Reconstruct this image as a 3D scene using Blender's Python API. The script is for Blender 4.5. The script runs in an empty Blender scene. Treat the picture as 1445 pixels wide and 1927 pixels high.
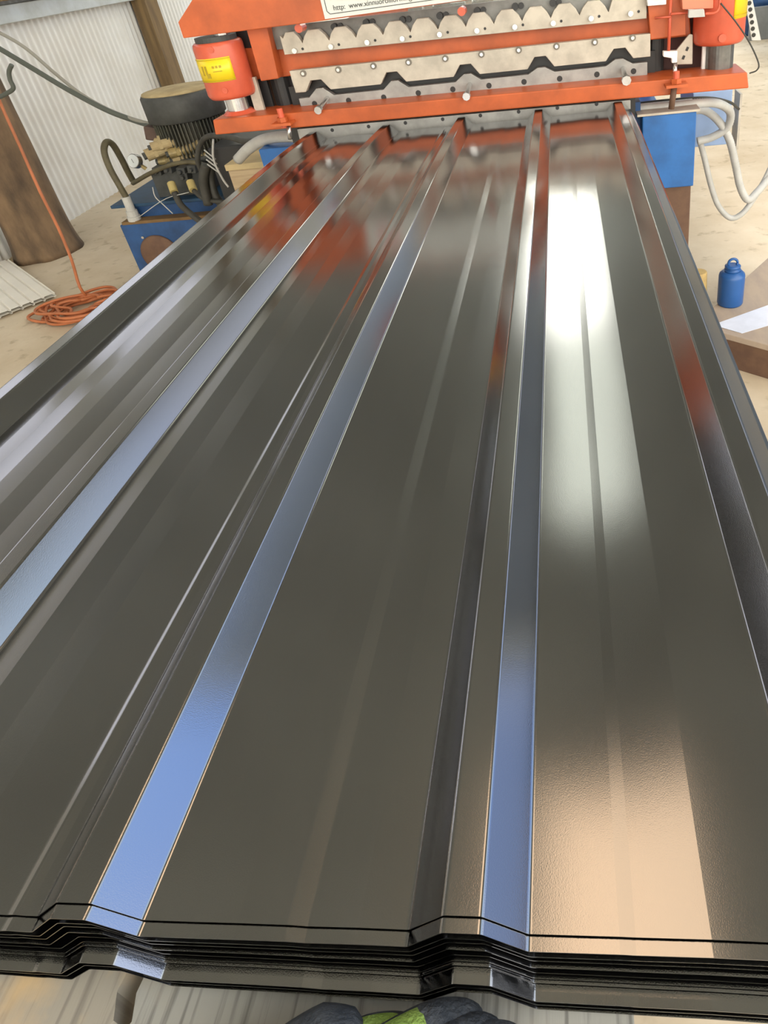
import bpy, bmesh, math, random
from mathutils import Vector, Matrix, noise

random.seed(7)
SC = bpy.context.scene
COL = SC.collection
R = math.radians

# ------------------------------------------------------------------ camera
CR = ((0.9923200201, 0.0612588220, -0.1074631768),      # camera right, world axes
      (-0.0559940007, -0.5521993957, -0.8318296095),    # image down
      (-0.1102980032, 0.8314584681, -0.5445283889))     # viewing direction
CC = Vector((0.2837351, -0.12736972, 1.22696952))
FPX, PX, PY = 1269.2257613717104, 951.98361253, 695.09009279
W_, H_ = 1445.0, 1927.0
cd = bpy.data.cameras.new('camera')
cam = bpy.data.objects.new('camera', cd)
COL.objects.link(cam)
cd.sensor_fit = 'VERTICAL'
cd.sensor_height = 36.0
cd.sensor_width = 36.0
cd.lens = FPX * 36.0 / H_
cd.shift_x = (W_ / 2 - PX) / H_
cd.shift_y = (PY - H_ / 2) / H_
cd.clip_start = 0.01
rt, dn, fw = Vector(CR[0]), Vector(CR[1]), Vector(CR[2])
m = Matrix((rt, -dn, -fw)).transposed().to_4x4()
m.translation = CC
cam.matrix_world = m
SC.camera = cam

# ------------------------------------------------------------------ world, sun, exposure
SC.view_settings.view_transform = 'Standard'
SC.view_settings.look = 'None'
SC.view_settings.gamma = 1.0
SC.view_settings.use_curve_mapping = False
SC.view_settings.exposure = 0.85

w = bpy.data.worlds.new('sky')
SC.world = w
w.use_nodes = True
nt = w.node_tree
nt.nodes.clear()
wo = nt.nodes.new('ShaderNodeOutputWorld')
bg = nt.nodes.new('ShaderNodeBackground')
tc = nt.nodes.new('ShaderNodeTexCoord')
sx = nt.nodes.new('ShaderNodeSeparateXYZ')
rp = nt.nodes.new('ShaderNodeValToRGB')
nz = nt.nodes.new('ShaderNodeTexNoise')
nz.inputs['Scale'].default_value = 2.2
nz.inputs['Detail'].default_value = 3
nt.links.new(tc.outputs['Generated'], sx.inputs[0])
nt.links.new(tc.outputs['Generated'], nz.inputs[0])
nt.links.new(sx.outputs['Z'], rp.inputs['Fac'])
el = rp.color_ramp.elements
el[0].position = 0.0
el[0].color = (.35, .38, .45, 1)
el[1].position = 1.0
el[1].color = (.75, .90, 1.2, 1)
for pos, c in ((.05, (.30, .38, .58, 1)), (.18, (.34, .48, .85, 1)), (.40, (.40, .64, 1.25, 1)), (.55, (.48, .78, 1.55, 1)), (.61, (.75, .98, 1.3, 1)), (.72, (.92, 1.08, 1.25, 1))):
    e = el.new(pos)
    e.color = c
cl = nt.nodes.new('ShaderNodeValToRGB')
cl.color_ramp.elements[0].position = .50
cl.color_ramp.elements[0].color = (0, 0, 0, 1)
cl.color_ramp.elements[1].position = .72
mx = nt.nodes.new('ShaderNodeMixRGB')
mx.inputs[2].default_value = (1.3, 1.35, 1.45, 1)
nt.links.new(nz.outputs[0], cl.inputs[0])
nt.links.new(cl.outputs[0], mx.inputs[0])
nt.links.new(rp.outputs[0], mx.inputs[1])
# brighter, warmer haze on the side of the sky behind the camera
mr_ = nt.nodes.new('ShaderNodeMapRange')
mr_.inputs['From Min'].default_value = .25
mr_.inputs['From Max'].default_value = -.45
nt.links.new(sx.outputs['Y'], mr_.inputs[0])
mx2 = nt.nodes.new('ShaderNodeMixRGB')
mx2.inputs[2].default_value = (2.35, 2.25, 2.0, 1)
nt.links.new(mr_.outputs[0], mx2.inputs[0])
nt.links.new(mx.outputs[0], mx2.inputs[1])
# thin white cloud over the far end
mr3 = nt.nodes.new('ShaderNodeMapRange')
mr3.inputs['From Min'].default_value = .45
mr3.inputs['From Max'].default_value = .72
nt.links.new(sx.outputs['Y'], mr3.inputs[0])
mx3 = nt.nodes.new('ShaderNodeMixRGB')
mx3.inputs[2].default_value = (.74, .78, .88, 1)
nt.links.new(mr3.outputs[0], mx3.inputs[0])
nt.links.new(mx2.outputs[0], mx3.inputs[1])
nt.links.new(mx3.outputs[0], bg.inputs[0])
bg.inputs[1].default_value = 1.0
nt.links.new(bg.outputs[0], wo.inputs[0])

sd = bpy.data.lights.new('sun', 'SUN')
sd.energy = .8
sd.angle = R(6.0)
sd.color = (1.0, .93, .82)
so = bpy.data.objects.new('sun', sd)
COL.objects.link(so)
so.rotation_euler = (R(8), R(14), 0)

SKY_WHITE = 3.4     # skylight panels: daylight through translucent sheets
SKY_WARM = 1.5
SKY_SOFT = 1.2

# ------------------------------------------------------------------ projection helper: a pixel of the photo at a known distance
def P(u, v, x=None, y=None, z=None):
    d = rt * ((u - PX) / FPX) + dn * ((v - PY) / FPX) + fw
    if x is not None: t = (x - CC.x) / d.x
    elif y is not None: t = (y - CC.y) / d.y
    else: t = (z - CC.z) / d.z
    return CC + d * t

# ------------------------------------------------------------------ materials
MATS = {}
def mat(name, col, rough=.5, metal=0., var=0., scale=8., bump=0., bscale=60., col2=None, emis=0., stretch=None, coat=0., spec=.5):
    if name in MATS: return MATS[name]
    mt = bpy.data.materials.new(name)
    mt.use_nodes = True
    t = mt.node_tree
    b = t.nodes['Principled BSDF']
    b.inputs['Base Color'].default_value = (*col, 1)
    b.inputs['Roughness'].default_value = rough
    b.inputs['Metallic'].default_value = metal
    b.inputs['Specular IOR Level'].default_value = spec
    if coat: b.inputs['Coat Weight'].default_value = coat
    tcn = t.nodes.new('ShaderNodeTexCoord')
    mp = t.nodes.new('ShaderNodeMapping')
    if stretch: mp.inputs['Scale'].default_value = stretch
    t.links.new(tcn.outputs['Object'], mp.inputs[0])
    if var or col2:
        n = t.nodes.new('ShaderNodeTexNoise')
        n.inputs['Scale'].default_value = scale
        n.inputs['Detail'].default_value = 6
        n.inputs['Roughness'].default_value = .6
        t.links.new(mp.outputs[0], n.inputs['Vector'])
        r = t.nodes.new('ShaderNodeValToRGB')
        c2 = col2 if col2 else tuple(c * (1 - var) for c in col)
        c1 = col if col2 else tuple(min(1, c * (1 + var * .5)) for c in col)
        r.color_ramp.elements[0].position = .35
        r.color_ramp.elements[1].position = .65
        r.color_ramp.elements[0].color = (*c2, 1)
        r.color_ramp.elements[1].color = (*c1, 1)
        t.links.new(n.outputs[0], r.inputs[0])
        t.links.new(r.outputs[0], b.inputs['Base Color'])
    if bump:
        n2 = t.nodes.new('ShaderNodeTexNoise')
        n2.inputs['Scale'].default_value = bscale
        n2.inputs['Detail'].default_value = 4
        t.links.new(mp.outputs[0], n2.inputs['Vector'])
        bp = t.nodes.new('ShaderNodeBump')
        bp.inputs['Strength'].default_value = bump
        bp.inputs['Distance'].default_value = .002
        t.links.new(n2.outputs[0], bp.inputs['Height'])
        t.links.new(bp.outputs[0], b.inputs['Normal'])
    if emis:
        b.inputs['Emission Color'].default_value = (*col, 1)
        b.inputs['Emission Strength'].default_value = emis
    MATS[name] = mt
    return mt

def sheet_material():
    mt = bpy.data.materials.new('painted_steel')
    mt.use_nodes = True
    t = mt.node_tree
    b = t.nodes['Principled BSDF']
    b.inputs['Base Color'].default_value = (.240, .243, .250, 1)
    b.inputs['Metallic'].default_value = 1.0
    b.inputs['Roughness'].default_value = .13
    tcn = t.nodes.new('ShaderNodeTexCoord')
    mp = t.nodes.new('ShaderNodeMapping')
    mp.inputs['Scale'].default_value = (1.0, .35, 1.0)
    t.links.new(tcn.outputs['Object'], mp.inputs[0])
    n = t.nodes.new('ShaderNodeTexNoise')
    n.inputs['Scale'].default_value = 9
    n.inputs['Detail'].default_value = 1
    t.links.new(mp.outputs[0], n.inputs['Vector'])
    n2 = t.nodes.new('ShaderNodeTexNoise')
    n2.inputs['Scale'].default_value = 1500
    t.links.new(tcn.outputs['Object'], n2.inputs['Vector'])
    b1 = t.nodes.new('ShaderNodeBump')
    b1.inputs['Strength'].default_value = .5
    b1.inputs['Distance'].default_value = .0012
    t.links.new(n.outputs[0], b1.inputs['Height'])
    b2 = t.nodes.new('ShaderNodeBump')
    b2.inputs['Strength'].default_value = .12
    b2.inputs['Distance'].default_value = .0002
    t.links.new(n2.outputs[0], b2.inputs['Height'])
    t.links.new(b1.outputs[0], b2.inputs['Normal'])
    t.links.new(b2.outputs[0], b.inputs['Normal'])
    return mt

M = {}
M['sheet'] = sheet_material()
M['orange'] = mat('orange_paint', (.52, .105, .025), .42, var=.25, scale=9)
M['redorange'] = mat('cylinder_paint', (.62, .11, .055), .32, var=.15, scale=12)
M['plate'] = mat('worn_steel', (.56, .51, .43), .5, .2, col2=(.42, .38, .32), scale=22)
M['die'] = mat('grey_die_steel', (.36, .355, .34), .45, .35, var=.2, scale=25)
M['chrome'] = mat('bright_steel', (.62, .61, .60), .25, .9, var=.15, scale=30)
M['ring'] = mat('dull_ring', (.20, .18, .15), .6, .3)
M['black'] = mat('black_steel', (.018, .018, .019), .45)
M['darkgrey'] = mat('dark_grey_casting', (.062, .065, .062), .6, var=.3, scale=20)
M['fin'] = mat('motor_fins', (.045, .048, .042), .6, col2=(.09, .085, .06), scale=14)
M['dust'] = mat('dusty_tan', (.50, .40, .22), .9, col2=(.36, .28, .15), scale=14)
M['blue'] = mat('blue_paint', (.020, .135, .42), .45, var=.2, scale=12)
M['blue2'] = mat('dusty_blue_paint', (.018, .075, .22), .5, var=.35, scale=9)
M['paleblue'] = mat('pale_blue_paint', (.30, .42, .66), .6, var=.15)
M['brown'] = mat('rusty_brown_steel', (.115, .062, .042), .7, .1, col2=(.16, .09, .055), scale=20)
M['conduit'] = mat('grey_conduit', (.50, .50, .48), .5, var=.12, scale=20)
M['rubber'] = mat('black_rubber', (.05, .048, .04), .6, var=.3, scale=20)
M['brass'] = mat('dusty_brass', (.42, .32, .13), .5, .3, col2=(.25, .2, .1), scale=30)
M['yellow'] = mat('yellow_label', (.86, .64, .02), .35)
M['ink'] = mat('dark_ink', (.05, .05, .045), .6)
M['signwhite'] = mat('sign_white', (.66, .68, .65), .4)
M['signred'] = mat('sign_red', (.62, .05, .06), .4)
M['white'] = mat('white_plastic', (.82, .82, .80), .4)
M['floor'] = None
M['wood'] = mat('light_wood', (.52, .40, .25), .8, col2=(.38, .28, .17), scale=5, stretch=(1, 14, 14), bump=.4, bscale=20)
M['log'] = mat('brown_log', (.23, .15, .085), .9, col2=(.09, .062, .04), scale=5, stretch=(2, 2, .7), bump=.8, bscale=20)
M['post'] = mat('post_timber', (.25, .165, .075), .8, col2=(.15, .10, .05), scale=6, stretch=(6, 6, .6))
M['galv'] = mat('galvanised_beam', (.50, .54, .55), .45, .5, col2=(.40, .42, .40), scale=7)
M['cord'] = mat('orange_cord', (.50, .16, .06), .5, var=.2)
M['bottle'] = mat('blue_bottle', (.020, .10, .32), .35, var=.05)
M['paper'] = mat('paper', (.72, .76, .88), .7, var=.06, scale=20)
M['glove'] = mat('grey_glove_rubber', (.035, .045, .06), .75, col2=(.075, .085, .10), scale=90, bump=.9, bscale=350)
M['lime'] = mat('lime_glove_knit', (.33, .50, .12), .85, col2=(.25, .40, .08), scale=60, bump=.9, bscale=500)
M['glass'] = mat('gauge_face', (.62, .66, .68), .15, coat=1)
M['cream'] = mat('cream_coated_sheet', (.86, .83, .76), .45, var=.06, scale=4)

def floor_material():
    mt = bpy.data.materials.new('concrete_floor')
    mt.use_nodes = True
    t = mt.node_tree
    b = t.nodes['Principled BSDF']
    b.inputs['Roughness'].default_value = .8
    b.inputs['Specular IOR Level'].default_value = .2
    g = t.nodes.new('ShaderNodeNewGeometry')
    n = t.nodes.new('ShaderNodeTexNoise')
    n.inputs['Scale'].default_value = 1.3
    n.inputs['Detail'].default_value = 8
    n.inputs['Roughness'].default_value = .65
    t.links.new(g.outputs['Position'], n.inputs['Vector'])
    r = t.nodes.new('ShaderNodeValToRGB')
    r.color_ramp.elements[0].position = .30
    r.color_ramp.elements[0].color = (.50, .40, .27, 1)
    r.color_ramp.elements[1].position = .66
    r.color_ramp.elements[1].color = (.70, .61, .48, 1)
    t.links.new(n.outputs[0], r.inputs[0])
    n3 = t.nodes.new('ShaderNodeTexNoise')
    n3.inputs['Scale'].default_value = 14
    n3.inputs['Detail'].default_value = 5
    t.links.new(g.outputs['Position'], n3.inputs['Vector'])
    r3 = t.nodes.new('ShaderNodeValToRGB')
    r3.color_ramp.elements[0].position = .30
    r3.color_ramp.elements[0].color = (.72, .70, .66, 1)
    r3.color_ramp.elements[1].position = .42
    r3.color_ramp.elements[1].color = (1, 1, 1, 1)
    t.links.new(n3.outputs[0], r3.inputs[0])
    mm = t.nodes.new('ShaderNodeMixRGB')
    mm.blend_type = 'MULTIPLY'
    mm.inputs[0].default_value = 1
    t.links.new(r.outputs[0], mm.inputs[1])
    t.links.new(r3.outputs[0], mm.inputs[2])
    t.links.new(mm.outputs[0], b.inputs['Base Color'])
    bp = t.nodes.new('ShaderNodeBump')
    bp.inputs['Strength'].default_value = .3
    bp.inputs['Distance'].default_value = .01
    t.links.new(n3.outputs[0], bp.inputs['Height'])
    t.links.new(bp.outputs[0], b.inputs['Normal'])
    return mt
M['floor'] = floor_material()

# ------------------------------------------------------------------ mesh helpers
def box(bm, c, s, rot=None):
    """box centred at c with size s"""
    mtx = Matrix.Translation(Vector(c)) @ (rot.to_4x4() if rot else Matrix()) @ Matrix.Diagonal((s[0], s[1], s[2], 1))
    return bmesh.ops.create_cube(bm, size=1, matrix=mtx)['verts']

def bb(bm, x0, x1, y0, y1, z0, z1):
    return box(bm, ((x0 + x1) / 2, (y0 + y1) / 2, (z0 + z1) / 2), (abs(x1 - x0), abs(y1 - y0), abs(z1 - z0)))

def cyl(bm, a, b, r0, r1=None, seg=20):
    a, b = Vector(a), Vector(b)
    d = b - a
    q = d.to_track_quat('Z', 'Y').to_matrix().to_4x4()
    mtx = Matrix.Translation((a + b) / 2) @ q
    return bmesh.ops.create_cone(bm, cap_ends=True, segments=seg, radius1=r0, radius2=r0 if r1 is None else r1, depth=d.length, matrix=mtx)['verts']

def smooth_pts(pts, n=8):
    pts = [Vector(p) for p in pts]
    q = [pts[0] * 2 - pts[1]] + pts + [pts[-1] * 2 - pts[-2]]
    out = []
    for i in range(1, len(q) - 2):
        for k in range(n):
            t = k / n
            p0, p1, p2, p3 = q[i - 1], q[i], q[i + 1], q[i + 2]
            out.append(.5 * ((2 * p1) + (p2 - p0) * t + (2 * p0 - 5 * p1 + 4 * p2 - p3) * t * t + (3 * p1 - p0 - 3 * p2 + p3) * t ** 3))
    out.append(pts[-1])
    return out

def tube(bm, pts, r, seg=10, n=8, ribbed=0.):
    ps = smooth_pts(pts, n) if n > 1 else [Vector(p) for p in pts]
    if ribbed:
        # resample closely for corrugated conduit
        L = [0]
        for a, b in zip(ps, ps[1:]): L.append(L[-1] + (b - a).length)
        k = max(8, int(L[-1] / .004))
        new = []
        j = 0
        for i in range(k + 1):
            s = L[-1] * i / k
            while j < len(L) - 2 and L[j + 1] < s: j += 1
            t = (s - L[j]) / max(1e-9, L[j + 1] - L[j])
            new.append(ps[j].lerp(ps[j + 1], t))
        ps = new
    prev = None
    first = None
    up = Vector((.13, .31, .94)).normalized()
    for i, p in enumerate(ps):
        d = (ps[min(i + 1, len(ps) - 1)] - ps[max(i - 1, 0)])
        if d.length < 1e-9: continue
        d.normalize()
        a = up - d * up.dot(d)
        if a.length < 1e-3: a = d.orthogonal()
        a.normalize()
        up = a
        c = d.cross(a)
        rr = r[i * len(r) // len(ps)] if isinstance(r, (list, tuple)) else r
        if ribbed and i % 2: rr = r * (1 - ribbed)
        ring = [bm.verts.new(p + (a * math.cos(6.28318 * k / seg) + c * math.sin(6.28318 * k / seg)) * rr) for k in range(seg)]
        if prev:
            for k in range(seg):
                f = bm.faces.new((prev[k], prev[(k + 1) % seg], ring[(k + 1) % seg], ring[k]))
                f.smooth = True
        else: first = ring
        prev = ring
    bm.faces.new(list(reversed(first)))
    bm.faces.new(prev)

def lathe(bm, c, prof, seg=32, axis='Z'):
    """prof: list of (r, h) from bottom to top around point c"""
    c = Vector(c)
    rings = []
    for r, h in prof:
        ring = []
        for k in range(seg):
            a = 6.283185 * k / seg
            if axis == 'Z': v = Vector((r * math.cos(a), r * math.sin(a), h))
            elif axis == 'Y': v = Vector((r * math.cos(a), -h, r * math.sin(a)))
            else: v = Vector((h, r * math.cos(a), r * math.sin(a)))
            ring.append(bm.verts.new(c + v))
        rings.append(ring)
    for a, b in zip(rings, rings[1:]):
        for k in range(seg):
            f = bm.faces.new((a[k], a[(k + 1) % seg], b[(k + 1) % seg], b[k]))
            f.smooth = True
    bm.faces.new(list(reversed(rings[0])))
    bm.faces.new(rings[-1])

def prism(bm, outline, y0, y1):
    """outline of (x, z) extruded from y0 to y1"""
    a = [bm.verts.new((x, y0, z)) for x, z in outline]
    b = [bm.verts.new((x, y1, z)) for x, z in outline]
    n = len(a)
    f1 = bm.faces.new(a)
    f2 = bm.faces.new(list(reversed(b)))
    for i in range(n):
        bm.faces.new((a[(i + 1) % n], a[i], b[i], b[(i + 1) % n]))
    bmesh.ops.recalc_face_normals(bm, faces=bm.faces[:])
    bmesh.ops.triangulate(bm, faces=[f1, f2])

def obj(name, bm, material, parent=None, bevel=0., smooth=False, sub=0):
    me = bpy.data.meshes.new(name)
    bmesh.ops.recalc_face_normals(bm, faces=bm.faces[:])
    if smooth:
        for f in bm.faces: f.smooth = True
    bm.to_mesh(me)
    bm.free()
    o = bpy.data.objects.new(name, me)
    COL.objects.link(o)
    me.materials.append(material)
    if parent is not None:
        o.parent = parent
        o.matrix_parent_inverse = parent_world(parent).inverted()
    if bevel:
        b = o.modifiers.new('bevel', 'BEVEL')
        b.width = bevel
        b.segments = 2
        b.limit_method = 'ANGLE'
        b.angle_limit = R(40)
    if sub:
        s = o.modifiers.new('sub', 'SUBSURF')
        s.levels = s.render_levels = sub
    return o

def parent_world(p):
    mtx = Matrix.Translation(p.location) @ p.rotation_euler.to_matrix().to_4x4()
    if p.parent: mtx = parent_world(p.parent) @ p.matrix_parent_inverse @ mtx
    return mtx

def empty(name, loc, label, cat, group=None):
    o = bpy.data.objects.new(name, None)
    COL.objects.link(o)
    o.location = loc
    o.empty_display_size = .05
    tag(o, label, cat, group)
    return o

def tag(o, label, cat, group=None):
    o['label'] = label
    o['category'] = cat
    if group: o['group'] = group
    return o

def struct(o):
    o['kind'] = 'structure'
    return o

B = bmesh.new

# ================================================================== SETTING
bm = B()
bmesh.ops.create_grid(bm, x_segments=1, y_segments=1, size=1, matrix=Matrix.Translation((4, 6, 0)) @ Matrix.Diagonal((30, 30, 1, 1)))
struct(obj('floor', bm, M['floor']))

def corrugated(name, material, a, b, z0, z1, pitch=.055, amp=.006, seg=6, slope=None):
    """corrugated panel from a to b (x, y) standing between z0 and z1"""
    a, b = Vector((a[0], a[1], 0)), Vector((b[0], b[1], 0))
    L = (b - a).length
    d = (b - a) / L
    nrm = Vector((-d.y, d.x, 0))
    n = int(L / pitch * seg)
    bm = B()
    prev = None
    for i in range(n + 1):
        s = L * i / n
        off = amp * math.sin(6.28318 * s / pitch)
        p = a + d * s + nrm * off
        lo = bm.verts.new((p.x, p.y, z0))
        hi = bm.verts.new((p.x, p.y, z1))
        if prev:
            f = bm.faces.new((prev[0], lo, hi, prev[1]))
            f.smooth = True
        prev = (lo, hi)
    return obj(name, bm, material)

M['wall'] = mat('galvanised_wall', (.87, .88, .86), .38, .25, col2=(.76, .75, .70), scale=2.2, bump=.15, bscale=9)
struct(corrugated('wall_left', M['wall'], (-2.82, -3.0), (-2.82, 5.3), 0.0, 1.50))
struct(corrugated('wall_left', M['wall'], (-2.82, 5.3), (-2.82, 9.0), 0.0, 3.0))
struct(corrugated('wall_left', M['wall'], (-2.82, -3.0), (-2.82, 5.3), 1.95, 3.0))
bm = B()
bb(bm, -2.835, -2.805, -3.0, 5.3, 1.50, 1.95)
struct(obj('wall_left', bm, mat('dark_reflection_band', (.035, .026, .018), .85, col2=(.02, .015, .012), scale=4)))  # unseen dark band added to darken the reflections in the rib flanks
M['clear'] = mat('clerestory_panel', (.86, .88, 1.0), .5, emis=.85)
for n, (y0, y1) in enumerate(((1.3, 2.9), (3.4, 4.5))):
    bm = B(); bb(bm, -2.812, -2.806, y0, y1, 2.05, 2.6)
    struct(obj('window_%d' % (n + 5), bm, M['clear']))
M['gable'] = mat('gable_sheet', (.62, .63, .58), .6, .2, var=.2, scale=2)

# roof: dark underside, split in slopes with openings left for the translucent panels
M['roof'] = mat('roof_underside', (.46, .49, .48), .7, .1, var=.25, scale=1.5)
EL, ER, RX, RZ, EZL, EZR = -2.9, 1.75, .1, 4.1, 3.0, 3.25
def roof_z(x):
    return EZL + (RZ - EZL) * (x - EL) / (RX - EL) if x < RX else RZ + (EZR - RZ) * (x - RX) / (ER - RX)
HOLES = [(-.15, .75, .25, 1.55), (-.30, .50, 6.2, 9.0), (-.10, .50, 3.4, 6.0)]      # x0, x1, y0, y1
bm = B()
xs = sorted({EL, RX, ER} | {h[0] for h in HOLES} | {h[1] for h in HOLES})
ys = sorted({-3.2, 9.2} | {h[2] for h in HOLES} | {h[3] for h in HOLES})
for i in range(len(xs) - 1):
    for j in range(len(ys) - 1):
        cx, cy = (xs[i] + xs[i + 1]) / 2, (ys[j] + ys[j + 1]) / 2
        if any(h[0] < cx < h[1] and h[2] < cy < h[3] for h in HOLES): continue
        q = [(xs[i], ys[j]), (xs[i + 1], ys[j]), (xs[i + 1], ys[j + 1]), (xs[i], ys[j + 1])]
        lo = [bm.verts.new((x, y, roof_z(x))) for x, y in q]
        hi = [bm.verts.new((x, y, roof_z(x) + .03)) for x, y in q]
        bm.faces.new(lo)
        bm.faces.new(list(reversed(hi)))
        for k in range(4): bm.faces.new((lo[k], lo[(k + 1) % 4], hi[(k + 1) % 4], hi[k]))
struct(obj('ceiling', bm, M['roof']))
M['sky_soft'] = mat('skylight_dim', (.95, 1.0, .88), .5, emis=SKY_SOFT)  # dimmer glowing panel added to lengthen the bright strip reflected in the sheets
M['sky_warm'] = mat('skylight_amber', (1.0, .74, .50), .5, emis=SKY_WARM)
M['sky_white'] = mat('skylight_white', (1.0, 1.0, .90), .5, emis=SKY_WHITE)
for n, (h, mm) in enumerate(zip(HOLES, ('sky_warm', 'sky_white', 'sky_soft'))):
    bm = B()
    for x0, x1 in ((h[0], RX), (RX, h[1])):
        vs = [bm.verts.new((x, y, roof_z(x) + dz)) for dz in (.005, .012) for x, y in ((x0, h[2]), (x1, h[2]), (x1, h[3]), (x0, h[3]))]
        bm.faces.new(vs[:4]); bm.faces.new(vs[4:])
        for k in range(4): bm.faces.new((vs[k], vs[(k + 1) % 4], vs[4 + (k + 1) % 4], vs[4 + k]))
    struct(obj('window_%d' % (n + 1), bm, M[mm]))

# far gable wall over an open end
bm = B()
prism(bm, [(EL, 2.3), (ER, 2.3), (ER, EZR), (RX, RZ), (EL, EZL)], 9.0, 9.03)
struct(obj('wall_front', bm, M['gable']))
bm = B()
prism(bm, [(-.30, 2.75), (.50, 2.75), (.50, 3.75), (-.30, 3.9)], 8.985, 8.999)
struct(obj('window_4', bm, M['sky_white']))
M['wall_r'] = mat('weathered_blue_grey_sheet', (.40, .48, .60), .7, 0, var=.25, scale=2)
struct(corrugated('wall_right', M['wall_r'], (2.75, 9.0), (2.75, 1.75), 0.0, 2.9))

# galvanised rail and timber studs of the left wall
bm = B()
bb(bm, -2.80, -2.74, -3.0, 5.22, 1.082, 1.172)
struct(obj('trim_1', bm, M['galv'], bevel=.004))
bm = B()
bb(bm, -2.805, -2.70, 5.24, 5.42, 0, 3.0)
struct(obj('trim_2', bm, M['post'], bevel=.004))
bm = B()
bb(bm, -2.80, -2.66, 3.2, 4.6, 1.19, 1.30)
struct(obj('trim_3', bm, M['post'], bevel=.004))
# right-hand eave posts of the open side
for k, yy in enumerate((1.8, 4.9, 8.8)):
    bm = B()
    bb(bm, 2.60, 2.70, yy, yy + .10, 0, 2.95)
    struct(obj('trim_%d' % (k + 4), bm, M['galv'], bevel=.004))

# ================================================================== ROOFING SHEETS
PITCH, RH, RT, RB = .21, .021, .0098, .0313
LEN = 1.766
# slight facets of each pan: (distance from rib centre, height in metres)
PANS = [
    [(.050, .0012), (.070, .0009), (.095, .0024), (.120, .0018), (.150, .0004)],
    [(.055, .0013), (.085, .0009), (.112, .0018), (.160, .0001), (.1645, .0010), (.171, .0001)],
    [(.060, .0002), (.085, .0007), (.113, .0007), (.124, -.0003), (.152, .0004)],
    [(.077, .0008), (.085, .0006), (.122, .0014)],
]
def raw_profile():
    pts = [(-2 * PITCH - RB - .012, 0.)]
    for i in range(5):
        c = (i - 2) * PITCH
        pts += [(c - RB, 0), (c - RT, RH), (c + RT, RH), (c + RB, 0)]
        if i < 4:
            for x, z in PANS[i]: pts.append((c + x, z))
    pts.append((2 * PITCH + RB + .003, -.001))
    return pts

def fillet(pts, r=.0016, n=4):
    out = [pts[0]]
    for a, b, c in zip(pts, pts[1:], pts[2:]):
        a, b, c = Vector(a), Vector(b), Vector(c)
        u, v = (a - b).normalized(), (c - b).normalized()
        ang = math.acos(max(-1, min(1, u.dot(v))))
        if ang > R(172):
            out.append(tuple(b))
            continue
        d = r
        p0, p1 = b + u * d, b + v * d
        for k in range(n + 1):
            t = k / n
            q = p0 * (1 - t) ** 2 + b * 2 * t * (1 - t) + p1 * t * t
            out.append(tuple(q))
    out.append(pts[-1])
    return out

PROFILE = fillet(raw_profile())
def sheet_mesh(y0, y1, droop=0.):
    bm = B()
    ysr = [0, .004, .008, .012, .018, .025] + [.04 + (y1 - y0 - .04) * j / 20 for j in range(21)]
    n = len(ysr) - 1
    rows = []
    for y in ysr:
        dd = droop * max(0, 1 - y / .025) ** 2
        dd += .009 * max(0, (y - 1.36) / .406) ** 2      # the far ends sag a little
        rows.append([bm.verts.new((x, y0 + y, z - dd)) for x, z in PROFILE])
    for a, b in zip(rows, rows[1:]):
        for k in range(len(a) - 1):
            bm.faces.new((a[k], a[k + 1], b[k + 1], b[k]))
    bot = [[bm.verts.new(v.co + Vector((0, 0, -.0006))) for v in r] for r in rows]
    for a, b in zip(bot, bot[1:]):
        for k in range(len(a) - 1):
            bm.faces.new((a[k + 1], a[k], b[k], b[k + 1]))
    for k in range(len(rows[0]) - 1):
        bm.faces.new((rows[0][k + 1], rows[0][k], bot[0][k], bot[0][k + 1]))
        bm.faces.new((rows[-1][k], rows[-1][k + 1], bot[-1][k + 1], bot[-1][k]))
    for k in (0, -1):
        for j in range(n):
            bm.faces.new((rows[j][k], rows[j + 1][k], bot[j + 1][k], bot[j][k]))
    return bm

STACK = [(0, 0), (2, 7), (9, 8), (15, 8.5), (22, 10), (33, 9.5), (39, 11), (41.5, 13), (44.5, 21), (52, 21), (58, 22)]
ORD = ['topmost', 'second', 'third', 'fourth', 'fifth', 'sixth', 'seventh', 'eighth', 'ninth', 'tenth', 'lowest']
LBL = {0: 'topmost dark bronze ribbed roofing sheet, its whole glossy face open to view',
       1: 'second roofing sheet from the top, its front edge sticking out just below the topmost',
       8: 'third roofing sheet from the bottom, its front edge showing a wide tan strip',
       10: 'lowest dark roofing sheet of the stack, lying right above the grey bench boards'}
s0 = None
for k, (dz, p) in enumerate(STACK):
    if s0 is None:
        s0 = obj('roofing_sheet', sheet_mesh(0, LEN), M['sheet'])
        o = s0
    else:
        o = s0.copy()
        if k > 1:
            if k == 2:
                bm = sheet_mesh(0, LEN, .0017)
                bmesh.ops.recalc_face_normals(bm, faces=bm.faces[:])
                me2 = bpy.data.meshes.new('roofing_sheet_bent')
                bm.to_mesh(me2); bm.free()
                me2.materials.append(M['sheet'])
            o.data = me2
        COL.objects.link(o)
    o.location = (random.uniform(-.0006, .0006) if k else 0, -p * .93 / 1000 + (.0008 * k if k > 1 else 0), .8 - dz * .95 / 1000)
    if k > 1: o.rotation_euler = (0, 0, -.00019 * dz)
    tag(o, LBL.get(k, 'dark bronze ribbed roofing sheet, %s from the top of the stack' % ORD[k]), 'roofing sheet', 'stacked dark roofing sheets')

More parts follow.
